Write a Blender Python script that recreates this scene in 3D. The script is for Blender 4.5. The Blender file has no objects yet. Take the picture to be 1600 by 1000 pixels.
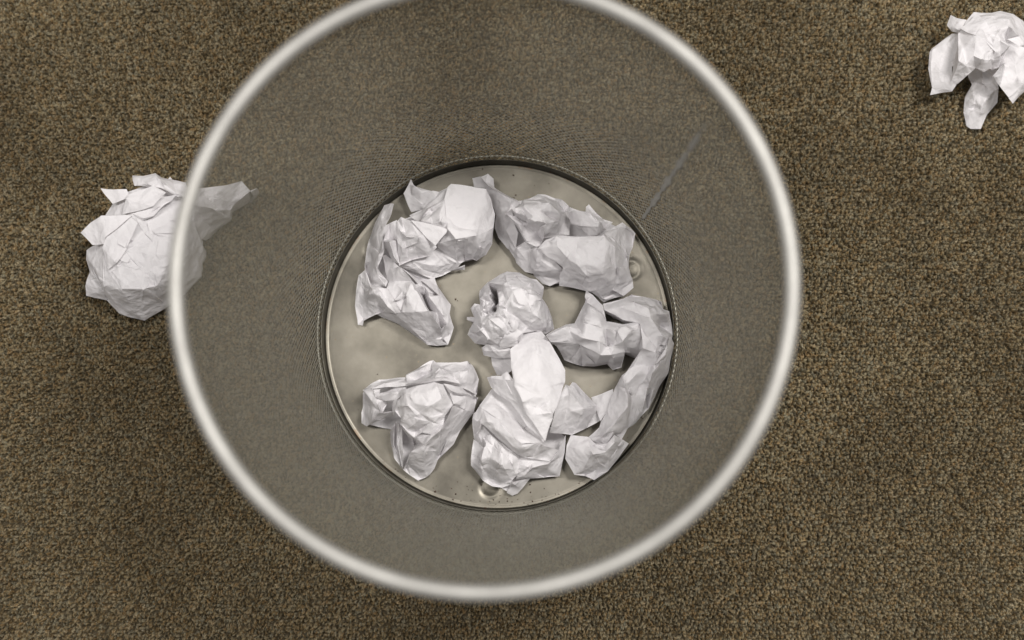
import bpy, bmesh, math, random
import numpy as np
from mathutils import Vector, Matrix, Euler, noise
from mathutils.geometry import delaunay_2d_cdt

S = bpy.context.scene
C = S.collection

# ------------------------------------------------------------------ camera
CAM_LOC = Vector((0.02563, -0.09577, 1.00563))
CAM_EUL = Euler((0.10523, 0.01627, 0.0), 'XYZ')
FPX = 2400.0                                  # focal length in pixels of a 1600 px wide frame
cam_d = bpy.data.cameras.new('camera')
cam = bpy.data.objects.new('camera', cam_d)
C.objects.link(cam)
cam.location = CAM_LOC
cam.rotation_euler = CAM_EUL
cam_d.sensor_width = 36.0
cam_d.lens = 36.0 * FPX / 1600.0
cam_d.clip_start = 0.02
cam_d.clip_end = 50.0
cam_d.dof.use_dof = True
cam_d.dof.focus_distance = 0.985
cam_d.dof.aperture_fstop = 2.9
S.camera = cam

# ------------------------------------------------------------------ room light
w = bpy.data.worlds.new('World')
S.world = w
w.use_nodes = True
bg = w.node_tree.nodes['Background']
bg.inputs['Color'].default_value = (1.0, 0.97, 0.93, 1)
bg.inputs['Strength'].default_value = 0.25


def ceiling_lamp(loc, sx, sy, power, col):
    d = bpy.data.lights.new('ceiling_lamp', 'AREA')
    d.shape = 'RECTANGLE'
    d.size, d.size_y, d.energy, d.color = sx, sy, power, col
    o = bpy.data.objects.new('ceiling_lamp', d)
    C.objects.link(o)
    o.location = loc
    return o


ceiling_lamp((0.90, 0.50, 2.45), 0.65, 0.40, 65, (1.0, 0.965, 0.92))
ceiling_lamp((-0.95, 0.20, 2.45), 1.25, 0.16, 29, (1.0, 0.965, 0.92))

S.view_settings.view_transform = 'Standard'
S.view_settings.look = 'None'
S.view_settings.gamma = 1.0
S.view_settings.exposure = 0.0
S.cycles.use_denoising = True
S.cycles.max_bounces = 5
S.cycles.diffuse_bounces = 3

# ------------------------------------------------------------------ helpers
ROT = CAM_EUL.to_matrix()


def unproject(px, py, z):
    """where the sight line through a photo point meets the height z"""
    d = ROT @ Vector(((px - 800) / FPX, -(py - 500) / FPX, -1.0))
    t = (z - CAM_LOC.z) / d.z
    return CAM_LOC + d * t


def link_mesh(name, verts, faces, mat, parent=None, smooth=True):
    me = bpy.data.meshes.new(name)
    me.from_pydata(verts, [], faces)
    me.update()
    if smooth:
        me.shade_smooth()
    me.materials.append(mat)
    o = bpy.data.objects.new(name, me)
    C.objects.link(o)
    o.parent = parent
    return o


def tag(o, label, cat, group=None):
    o['label'] = label
    o['category'] = cat
    if group:
        o['group'] = group


def new_mat(name):
    m = bpy.data.materials.new(name)
    m.use_nodes = True
    nt = m.node_tree
    return m, nt, nt.nodes['Principled BSDF'], nt.nodes['Material Output']


def nd(nt, t, **kw):
    n = nt.nodes.new(t)
    for k, v in kw.items():
        setattr(n, k, v)
    return n


def ramp(nt, stops, fac):
    r = nd(nt, 'ShaderNodeValToRGB')
    el = r.color_ramp.elements
    while len(el) < len(stops):
        el.new(0.5)
    for e, (p, c) in zip(el, stops):
        e.position = p
        e.color = (*c, 1)
    nt.links.new(fac, r.inputs['Fac'])
    return r.outputs['Color']


def noise_tex(nt, vec, scale, detail=3, rough=0.55):
    n = nd(nt, 'ShaderNodeTexNoise')
    n.inputs['Scale'].default_value = scale
    n.inputs['Detail'].default_value = detail
    n.inputs['Roughness'].default_value = rough
    nt.links.new(vec, n.inputs['Vector'])
    return n.outputs['Fac']


# ------------------------------------------------------------------ materials
def mat_paper():
    m, nt, p, out = new_mat('white_paper')
    tc = nd(nt, 'ShaderNodeTexCoord')
    o = tc.outputs['Object']
    f = noise_tex(nt, o, 60, 3)
    col = ramp(nt, [(0.3, (0.77, 0.752, 0.777)), (0.7, (0.81, 0.792, 0.815))], f)
    nt.links.new(col, p.inputs['Base Color'])
    p.inputs['Roughness'].default_value = 0.75
    p.inputs['Specular IOR Level'].default_value = 0.25
    wob = nd(nt, 'ShaderNodeTexNoise')
    wob.inputs['Scale'].default_value = 55
    nt.links.new(o, wob.inputs['Vector'])
    vm = nd(nt, 'ShaderNodeVectorMath', operation='MULTIPLY_ADD')
    nt.links.new(wob.outputs['Color'], vm.inputs[0])
    vm.inputs[1].default_value = (0.012, 0.012, 0.012)
    nt.links.new(o, vm.inputs[2])
    acc = None
    for sc, am, rz in ((60, 0.60, 0.5), (130, 0.30, 1.3), (300, 0.10, 2.2)):
        vo = nd(nt, 'ShaderNodeTexVoronoi', feature='F1', distance='MANHATTAN')
        vo.inputs['Scale'].default_value = sc
        mp = nd(nt, 'ShaderNodeMapping')
        mp.inputs['Rotation'].default_value = (rz * 0.7, rz * 0.4, rz)
        nt.links.new(vm.outputs[0], mp.inputs['Vector'])
        nt.links.new(mp.outputs[0], vo.inputs['Vector'])
        ma = nd(nt, 'ShaderNodeMath', operation='MULTIPLY_ADD')
        nt.links.new(vo.outputs['Distance'], ma.inputs[0])
        ma.inputs[1].default_value = am
        if acc is not None:
            nt.links.new(acc, ma.inputs[2])
        acc = ma.outputs[0]
    n1 = acc
    n2 = noise_tex(nt, o, 1500, 2)
    add = nd(nt, 'ShaderNodeMath', operation='MULTIPLY_ADD')
    nt.links.new(n2, add.inputs[0])
    add.inputs[1].default_value = 0.12
    nt.links.new(n1, add.inputs[2])
    b = nd(nt, 'ShaderNodeBump')
    b.inputs['Strength'].default_value = 0.5
    b.inputs['Distance'].default_value = 0.0035
    nt.links.new(add.outputs[0], b.inputs['Height'])
    nt.links.new(b.outputs['Normal'], p.inputs['Normal'])
    tr = nd(nt, 'ShaderNodeBsdfTranslucent')
    tr.inputs['Color'].default_value = (0.85, 0.82, 0.80, 1)
    mx = nd(nt, 'ShaderNodeMixShader')
    mx.inputs['Fac'].default_value = 0.18
    nt.links.new(p.outputs[0], mx.inputs[1])
    nt.links.new(tr.outputs[0], mx.inputs[2])
    nt.links.new(mx.outputs[0], out.inputs['Surface'])
    return m


def mat_metal(name, lo, hi, metallic, rough, scale=40, bump=0.0):
    m, nt, p, out = new_mat(name)
    tc = nd(nt, 'ShaderNodeTexCoord')
    o = tc.outputs['Object']
    f = noise_tex(nt, o, scale, 4)
    nt.links.new(ramp(nt, [(0.32, lo), (0.68, hi)], f), p.inputs['Base Color'])
    p.inputs['Metallic'].default_value = metallic
    p.inputs['Roughness'].default_value = rough
    return m


def mat_plate():
    """galvanised sheet with faint stains, scratches and rust along its edge"""
    m, nt, p, out = new_mat('galvanised_plate')
    tc = nd(nt, 'ShaderNodeTexCoord')
    o = tc.outputs['Object']
    big = noise_tex(nt, o, 26, 5, 0.6)
    col = ramp(nt, [(0.30, (0.082, 0.075, 0.062)), (0.50, (0.142, 0.131, 0.109)), (0.72, (0.196, 0.182, 0.154))], big)
    # small dull spots
    sp = noise_tex(nt, o, 420, 2)
    spm = ramp(nt, [(0.70, (0, 0, 0)), (0.76, (1, 1, 1))], sp)
    mix = nd(nt, 'ShaderNodeMix', data_type='RGBA')
    nt.links.new(spm, mix.inputs['Factor'])
    nt.links.new(col, mix.inputs['A'])
    mix.inputs['B'].default_value = (0.16, 0.13, 0.09, 1)
    # rust, only near the rolled edge
    ln = nd(nt, 'ShaderNodeVectorMath', operation='LENGTH')
    nt.links.new(o, ln.inputs[0])
    mr = nd(nt, 'ShaderNodeMapRange')
    mr.inputs['From Min'].default_value = 0.103
    mr.inputs['From Max'].default_value = 0.1125
    nt.links.new(ln.outputs['Value'], mr.inputs['Value'])
    rn = noise_tex(nt, o, 95, 5, 0.7)
    mul = nd(nt, 'ShaderNodeMath', operation='MULTIPLY')
    nt.links.new(mr.outputs[0], mul.inputs[0])
    nt.links.new(rn, mul.inputs[1])
    rm = ramp(nt, [(0.54, (0, 0, 0)), (0.70, (0.7, 0.7, 0.7))], mul.outputs[0])
    mix2 = nd(nt, 'ShaderNodeMix', data_type='RGBA')
    nt.links.new(rm, mix2.inputs['Factor'])
    nt.links.new(mix.outputs['Result'], mix2.inputs['A'])
    mix2.inputs['B'].default_value = (0.16, 0.085, 0.04, 1)
    nt.links.new(mix2.outputs['Result'], p.inputs['Base Color'])
    p.inputs['Metallic'].default_value = 0.78
    rr = ramp(nt, [(0.3, (0.34,) * 3), (0.7, (0.44,) * 3)], noise_tex(nt, o, 70, 4))
    nt.links.new(rr, p.inputs['Roughness'])
    return m


def mat_carpet(pile):
    m, nt, p, out = new_mat('carpet_yarn' if pile else 'carpet_backing')
    tc = nd(nt, 'ShaderNodeTexCoord')
    if pile:
        a = nd(nt, 'ShaderNodeAttribute', attribute_name='strand')
        b = nd(nt, 'ShaderNodeAttribute', attribute_name='tuft', attribute_type='INSTANCER')
        wn = nd(nt, 'ShaderNodeMath', operation='ADD')
        nt.links.new(a.outputs['Fac'], wn.inputs[0])
        nt.links.new(b.outputs['Fac'], wn.inputs[1])
        fr = nd(nt, 'ShaderNodeMath', operation='FRACT')
        nt.links.new(wn.outputs[0], fr.inputs[0])
        fac = fr.outputs[0]
    else:
        p.inputs['Base Color'].default_value = (0.065, 0.05, 0.028, 1)
        p.inputs['Roughness'].default_value = 0.95
        return m
    col = ramp(nt, [(0.0, (0.078, 0.057, 0.029)), (0.16, (0.279, 0.199, 0.096)), (0.32, (0.414, 0.335, 0.196)),
                    (0.48, (0.343, 0.322, 0.238)), (0.62, (0.139, 0.122, 0.080)), (0.76, (0.516, 0.441, 0.298)),
                    (0.90, (0.371, 0.240, 0.106)), (1.0, (0.078, 0.057, 0.029))], fac)
    # broad worn and soiled patches
    geo = nd(nt, 'ShaderNodeNewGeometry')
    lo = noise_tex(nt, geo.outputs['Position'], 7, 4, 0.6)
    sh = ramp(nt, [(0.34, (0.74, 0.72, 0.70)), (0.66, (1.12, 1.12, 1.12))], lo)
    mu = nd(nt, 'ShaderNodeMix', data_type='RGBA', blend_type='MULTIPLY')
    mu.inputs['Factor'].default_value = 1.0
    nt.links.new(col, mu.inputs['A'])
    nt.links.new(sh, mu.inputs['B'])
    nt.links.new(mu.outputs['Result'], p.inputs['Base Color'])
    p.inputs['Roughness'].default_value = 0.85
    p.inputs['Specular IOR Level'].default_value = 0.2
    return m


PAPER = mat_paper()
PLATE = mat_plate()
SILVER = mat_metal('silver_paint', (0.33, 0.322, 0.305), (0.43, 0.422, 0.40), 0.45, 0.5)
MESHM = mat_metal('mesh_steel', (0.32, 0.305, 0.255), (0.40, 0.385, 0.33), 0.5, 0.42, 300)
FLANGE = mat_metal('flange_steel', (0.10, 0.092, 0.075), (0.16, 0.15, 0.125), 0.6, 0.4, 120)  # dark base colour stands in for the dark wall reflected in the flange
WELD = mat_metal('weld_steel', (0.30, 0.295, 0.27), (0.37, 0.362, 0.33), 0.3, 0.5, 150)
CRUMB = mat_metal('dark_crumbs', (0.035, 0.025, 0.018), (0.10, 0.05, 0.03), 0.0, 0.9, 90)
YARN = mat_carpet(True)
BACKING = mat_carpet(False)

# ------------------------------------------------------------------ carpet
PILE_TOP = 0.0
carpet = link_mesh('carpet', [(-2, -2, -0.0042), (2, -2, -0.0042), (2, 2, -0.0042), (-2, 2, -0.0042)], [(0, 1, 2, 3)], BACKING)
carpet['kind'] = 'structure'


def tuft_mesh(seed):
    """one loop of heathered yarn: a handful of fibre bundles arching over"""
    r = random.Random(seed)
    V, F, A = [], [], []
    for s in range(18):
        ox, oy = r.uniform(-0.0008, 0.0008), r.gauss(0, 0.0003)
        hgt = 0.0040 + r.gauss(0, 0.00045)
        rad = r.uniform(0.00018, 0.00034)
        tw = r.uniform(-0.35, 0.35)
        ln = r.uniform(0.0007, 0.00125)
        n, c = 6, r.random()
        c = r.choice([0.0, 0.03, 0.05, -0.05, 0.09, 0.3, 0.5, c])
        if s > 10:                                       # loose fuzz between the loops
            ox, oy = r.uniform(-0.0013, 0.0013), r.uniform(-0.0012, 0.0012)
            hgt, rad, tw, ln = r.uniform(0.0024, 0.0041), r.uniform(0.00010, 0.00017), r.uniform(-2.5, 2.5), r.uniform(0.0005, 0.0012)
        base = len(V)
        for i in range(n):
            t = i / (n - 1) * 2 - 1
            ax = t * ln
            z = hgt * (1 - abs(t) ** 2.6) + r.gauss(0, 0.00012)
            x = ox + tw * ax + r.gauss(0, 0.00012)
            y = oy + ax + r.gauss(0, 0.0001)
            for k in range(3):
                a = k / 3 * math.tau + 0.5 * i
                V.append((x + rad * math.cos(a), y + rad * math.sin(a) * 0.5, z + rad * math.sin(a) * 0.8))
                A.append(c)
        for i in range(n - 1):
            for k in range(3):
                p0, p1 = base + i * 3 + k, base + i * 3 + (k + 1) % 3
                F.append((p0, p1, p1 + 3, p0 + 3))
    me = bpy.data.meshes.new('yarn_loop')
    me.from_pydata(V, [], F)
    at = me.attributes.new('strand', 'FLOAT', 'POINT')
    at.data.foreach_set('value', np.array(A, dtype=np.float32))
    me.shade_smooth()
    me.materials.append(YARN)
    return bpy.data.objects.new('yarn_loop', me)


def build_pile():
    rng = np.random.default_rng(5)
    px, py = 0.00228, 0.00235
    xs = np.arange(-0.62, 0.62, px)
    ys = np.arange(-0.50, 0.44, py)
    X, Y = np.meshgrid(xs, ys)
    X = X + rng.random(len(ys))[:, None] * px
    X = (X + rng.normal(0, 0.0005, X.shape)).ravel()
    Y = (Y + rng.normal(0, 0.0005, Y.shape)).ravel()
    keep = (X ** 2 + Y ** 2) > 0.095 ** 2          # nothing grows up under the middle of the bin
    X, Y = X[keep], Y[keep]
    n = len(X)
    Z = -0.0042 + rng.normal(0, 0.00022, n)
    Z[(X ** 2 + Y ** 2) < 0.12 ** 2] -= 0.0015      # pressed flat by the bin
    me = bpy.data.meshes.new('pile')
    me.from_pydata(np.c_[X, Y, Z].tolist(), [], [])
    a = me.attributes.new('spin', 'FLOAT', 'POINT')
    a.data.foreach_set('value', rng.normal(0, 0.55, n).astype(np.float32))
    a = me.attributes.new('tuft', 'FLOAT', 'POINT')
    a.data.foreach_set('value', rng.random(n).astype(np.float32))
    a = me.attributes.new('size', 'FLOAT', 'POINT')
    a.data.foreach_set('value', rng.uniform(0.74, 1.08, n).astype(np.float32))
    o = bpy.data.objects.new('pile', me)
    C.objects.link(o)
    o.parent = carpet
    o['kind'] = 'stuff'
    col = bpy.data.collections.new('yarn_loops')
    for s in range(8):
        col.objects.link(tuft_mesh(s))
    g = bpy.data.node_groups.new('pile', 'GeometryNodeTree')
    g.interface.new_socket('Geometry', in_out='INPUT', socket_type='NodeSocketGeometry')
    g.interface.new_socket('Geometry', in_out='OUTPUT', socket_type='NodeSocketGeometry')
    L = g.links.new
    gi, go = g.nodes.new('NodeGroupInput'), g.nodes.new('NodeGroupOutput')
    inst = g.nodes.new('GeometryNodeInstanceOnPoints')
    ci = g.nodes.new('GeometryNodeCollectionInfo')
    ci.inputs['Collection'].default_value = col
    ci.inputs['Separate Children'].default_value = True
    ci.inputs['Reset Children'].default_value = True

    def attr(name):
        q = g.nodes.new('GeometryNodeInputNamedAttribute')
        q.data_type = 'FLOAT'
        q.inputs['Name'].default_value = name
        return q.outputs['Attribute']
    L(gi.outputs[0], inst.inputs['Points'])
    L(ci.outputs[0], inst.inputs['Instance'])
    inst.inputs['Pick Instance'].default_value = True
    rv = g.nodes.new('FunctionNodeRandomValue')
    rv.data_type = 'INT'
    rv.inputs['Min'].default_value = 0 if False else 0
    for s in rv.inputs:
        if s.type == 'INT' and s.name == 'Max':
            s.default_value = 7
    out_int = [s for s in rv.outputs if s.type == 'INT'][0]
    L(out_int, inst.inputs['Instance Index'])
    cx = g.nodes.new('ShaderNodeCombineXYZ')
    L(attr('spin'), cx.inputs['Z'])
    L(cx.outputs[0], inst.inputs['Rotation'])
    L(attr('size'), inst.inputs['Scale'])
    L(inst.outputs[0], go.inputs[0])
    md = o.modifiers.new('pile', 'NODES')
    md.node_group = g
    me.materials.append(YARN)


build_pile()

# ------------------------------------------------------------------ the bin
H_RIM, R_RIM = 0.2773, 0.1475
Z_PLATE, R_PLATE = 0.008, 0.1120
Z_WALL, R_WALL = 0.0088, 0.1136
bin_ = bpy.data.objects.new('waste_bin', None)
C.objects.link(bin_)
tag(bin_, 'round silver wire mesh waste bin seen from above, holding crumpled paper', 'waste bin')


def wall_r(z):
    return R_WALL + (R_RIM - 0.0012 - R_WALL) * (z - Z_WALL) / (H_RIM - Z_WALL)


def lathe(name, prof, mat, n=256, closed=False, wob=0.0):
    V, F = [], []
    k = len(prof)
    for i in range(n):
        a = i / n * math.tau
        e = 1 + wob * (math.sin(2 * a + 0.7) + 0.6 * math.sin(3 * a + 2.1))
        for r, z in prof:
            V.append((r * e * math.cos(a), r * e * math.sin(a), z))
    for i in range(n):
        j = (i + 1) % n
        for q in range(k if closed else k - 1):
            q2 = (q + 1) % k
            F.append((i * k + q, j * k + q, j * k + q2, i * k + q2))
    return link_mesh(name, V, F, mat, bin_)


# rim: a rolled tube
lathe('rim', [(R_RIM + 0.0041 * math.cos(t), H_RIM + 0.0041 * math.sin(t)) for t in np.linspace(0, math.tau, 24, endpoint=False)][::-1],
      SILVER, 320, True, 0.0006)


def build_wall():
    """expanded metal: staggered diamond holes with real strands and thickness"""
    N, PV = 216, 0.0056
    hw, hv = math.pi / N, PV / 2
    z0, z1 = Z_WALL, H_RIM - 0.001
    rows = int((z1 - z0) / hv) - 1
    TH = 0.00008
    SW = 0.142                      # share of each half cell that is metal
    rng = np.random.default_rng(2)
    jj, ii = np.meshgrid(np.arange(rows), np.arange(N), indexing='ij')
    ca = (ii * 2 + (jj % 2)) * hw
    cz = z0 + hv + jj * hv
    ca, cz = ca.ravel(), cz.ravel()
    n = len(ca)
    dirs = np.array([(1, 0), (0, 1), (-1, 0), (0, -1)], float)
    V = np.zeros((n, 16, 3))
    for q in range(4):
        for ring, s in ((0, 1.0), (1, 1 - SW)):
            a = ca + dirs[q, 0] * hw * s
            z = cz + dirs[q, 1] * hv * s
            for side in (0, 1):
                r = R_WALL + (R_RIM - 0.0012 - R_WALL) * (z - Z_WALL) / (H_RIM - Z_WALL)
                # strands twist a little out of the sheet
                r = r + (TH if side else -TH) + 0.00010 * dirs[q, 1] * (1 if ring == 0 else -1)
                k = side * 8 + ring * 4 + q
                V[:, k] = np.c_[r * np.cos(a), r * np.sin(a), z]
    V += rng.normal(0, 0.00003, V.shape)
    F = []
    for q in range(4):
        p = (q + 1) % 4
        F.append((q, p, 4 + p, 4 + q))                    # inside face
        F.append((8 + p, 8 + q, 12 + q, 12 + p))          # outside face
        F.append((4 + q, 4 + p, 12 + p, 12 + q))          # edge of the hole
    F = np.array(F)
    FF = (F[None] + (np.arange(n) * 16)[:, None, None]).reshape(-1, 4)
    me = bpy.data.meshes.new('mesh_wall')
    me.vertices.add(n * 16)
    me.vertices.foreach_set('co', V.ravel())
    nf = len(FF)
    me.loops.add(nf * 4)
    me.loops.foreach_set('vertex_index', FF.ravel().astype(np.int32))
    me.polygons.add(nf)
    me.polygons.foreach_set('loop_start', (np.arange(nf) * 4).astype(np.int32))
    me.update(calc_edges=True)
    me.materials.append(MESHM)
    o = bpy.data.objects.new('mesh_wall', me)
    C.objects.link(o)
    o.parent = bin_
    o['kind'] = 'stuff'


build_wall()

# overlap seam with its spot welds
A_SEAM = math.radians(37.3)
V, F = [], []
nz = 60
for i in range(nz + 1):
    z = 0.040 + (0.245 - 0.040) * i / nz
    wd = 0.0022 * (0.75 + 0.55 * math.sin(i * 0.9) * math.sin(i * 0.37 + 1)) * min(1, (nz + 2 - i) / 14, (i + 3) / 10)
    r = wall_r(z) - 0.0005
    for s in (-1, -0.33, 0.33, 1):
        a = A_SEAM + s * wd / r
        V.append((r * math.cos(a), r * math.sin(a), z))
for i in range(nz):
    for k in range(3):
        F.append((i * 4 + k, i * 4 + k + 1, i * 4 + k + 5, i * 4 + k + 4))
seam = link_mesh('seam', V, F, WELD, bin_)
sm = seam.modifiers.new('thick', 'SOLIDIFY')
sm.thickness = 0.0003

# base plate, with three pressed dimples over its feet and a rolled edge
DIMPLES = [unproject(987, 421, Z_PLATE), unproject(766, 762, Z_PLATE)]
DIMPLES.append(Matrix.Rotation(math.radians(120), 3, 'Z') @ Vector(DIMPLES[0]))


def build_plate():
    na = 720
    rr = np.concatenate([np.linspace(0.002, 0.08, 40), np.linspace(0.0807, 0.1098, 44), [0.1103, 0.1108, 0.1112, 0.1116, 0.1120, 0.1124, 0.1127, 0.1129]])
    a = np.linspace(0, math.tau, na, endpoint=False)
    Rg, Ag = np.meshgrid(rr, a, indexing='ij')
    X, Y = Rg * np.cos(Ag), Rg * np.sin(Ag)
    Z = np.full_like(X, 0.0)
    for d in DIMPLES:
        q = np.hypot(X - d.x, Y - d.y) * 1000
        Z -= 0.0005 * np.exp(-((q - 5.6) / 1.7) ** 2)
        Z += 0.0001 * np.exp(-(q / 2.6) ** 4)
    Z += 0.00035 * np.sin(X * 31 + 0.6) * np.cos(Y * 27 + 1.1) + 0.0002 * np.sin(X * 60 - Y * 48)
    edge = [0, .0001, .0002, .0002, .0003, .0003, .0001, -.0010]
    for k, e in enumerate(edge):
        Z[-8 + k] += e
    V = np.c_[X.ravel(), Y.ravel(), Z.ravel() + Z_PLATE].tolist()
    F = []
    m = len(rr)
    for i in range(m - 1):
        for j in range(na):
            k = (j + 1) % na
            F.append((i * na + j, (i + 1) * na + j, (i + 1) * na + k, i * na + k))
    F.append(tuple(range(na)))
    link_mesh('base_plate', V, F, PLATE, bin_)


build_plate()
zf = 0.0190
wf = wall_r(zf) - 0.0012
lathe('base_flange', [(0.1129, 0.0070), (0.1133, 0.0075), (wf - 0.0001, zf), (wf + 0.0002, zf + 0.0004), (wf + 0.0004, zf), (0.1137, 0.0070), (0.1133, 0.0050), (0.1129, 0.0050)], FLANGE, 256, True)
# ring added for the bright dots seen through the mesh above the flange
wz = zf + 0.0016
wo = wall_r(wz) + 0.0009
lathe('flange_glint_ring', [(wo + 0.0005 * math.cos(t), wz + 0.0006 * math.sin(t)) for t in np.linspace(0, math.tau, 8, endpoint=False)], MESHM, 256, True)
for d in DIMPLES:                                   # rubber feet under the plate
    V, F = [], []
    for k in range(20):
        a = k / 20 * math.tau
        for r, z in ((0.0065, 0.0046), (0.0072, -0.0005), (0.0060, -0.0035)):
            V.append((d.x + r * math.cos(a), d.y + r * math.sin(a), z))
    for k in range(20):
        j = (k + 1) % 20
        F += [(k * 3, k * 3 + 1, j * 3 + 1, j * 3), (k * 3 + 1, k * 3 + 2, j * 3 + 2, j * 3 + 1)]
    F.append(tuple(k * 3 + 2 for k in range(20)))
    link_mesh('foot', V, F, CRUMB, bin_)

# ------------------------------------------------------------------ crumpled paper
# zoomed views of the sheets: origin and enlargement of each
REG = {'a': (540, 260, 5), 'b': (600, 260, 5), 'c': (540, 360, 5), 'd': (720, 260, 5), 'e': (820, 290, 5),
       'f': (700, 400, 5), 'g': (850, 440, 1000 / 220), 'h': (870, 560, 5), 'i': (720, 500, 1000 / 240),
       'j': (720, 600, 1000 / 180), 'k': (555, 555, 5), 'l': (100, 240, 1143 / 320), 'm': (1400, 0, 909 / 200)}


def parse(s, z0, pw=0.5):
    """'a x,y,h x,y,h b x,y,h' -> world points; h in millimetres above what the sheet lies on"""
    out, reg = [], None
    for tok in s.split():
        if tok in REG:
            reg = REG[tok]
            continue
        x, y, h = (float(v) for v in tok.split(','))
        h = 46 * (h / 46) ** pw if h > 0 else 0
        p = unproject(reg[0] + x / reg[2], reg[1] + y / reg[2], z0 + h * 0.001)
        out.append(p)
    return out


def cdt(pts, edges, outline):
    v2 = [Vector((p[0], p[1])) for p in pts]
    r = delaunay_2d_cdt(v2, edges, [outline], 1, 1e-6)
    nv, faces, ov = r[0], r[2], r[3]
    ce = [tuple(e) for e, oe in zip(r[1], r[4]) if oe]
    P = np.array([(p[0], p[1]) for p in pts])
    Z = np.array([p[2] for p in pts])
    res = []
    for k, v in enumerate(nv):
        if ov[k]:
            z = sum(Z[i] for i in ov[k]) / len(ov[k])
        else:
            d = np.hypot(P[:, 0] - v.x, P[:, 1] - v.y) + 1e-6
            b = np.argsort(d)[:3]
            wt = 1 / d[b]
            z = float((Z[b] * wt).sum() / wt.sum())
        res.append((v.x, v.y, z))
    return res, faces, ce


class Sampler:
    def __init__(s, V, F):
        s.t = [(np.array(V[f[0]]), np.array(V[f[1]]), np.array(V[f[2]])) for f in F if len(f) == 3]
        s.A = np.array([a[:2] for a, b, c in s.t])
        s.e0 = np.array([b[:2] - a[:2] for a, b, c in s.t])
        s.e1 = np.array([c[:2] - a[:2] for a, b, c in s.t])
        s.det = s.e0[:, 0] * s.e1[:, 1] - s.e0[:, 1] * s.e1[:, 0]
        s.det[abs(s.det) < 1e-14] = 1e-14
        s.z = np.array([(a[2], b[2], c[2]) for a, b, c in s.t])

    def __call__(s, x, y):
        d = np.array((x, y)) - s.A
        u = (d[:, 0] * s.e1[:, 1] - d[:, 1] * s.e1[:, 0]) / s.det
        v = (s.e0[:, 0] * d[:, 1] - s.e0[:, 1] * d[:, 0]) / s.det
        ok = np.where((u >= -1e-6) & (v >= -1e-6) & (u + v <= 1 + 1e-6))[0]
        if not len(ok):
            return None
        k = ok[0]
        return s.z[k, 0] + u[k] * (s.z[k, 1] - s.z[k, 0]) + v[k] * (s.z[k, 2] - s.z[k, 0])


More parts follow.
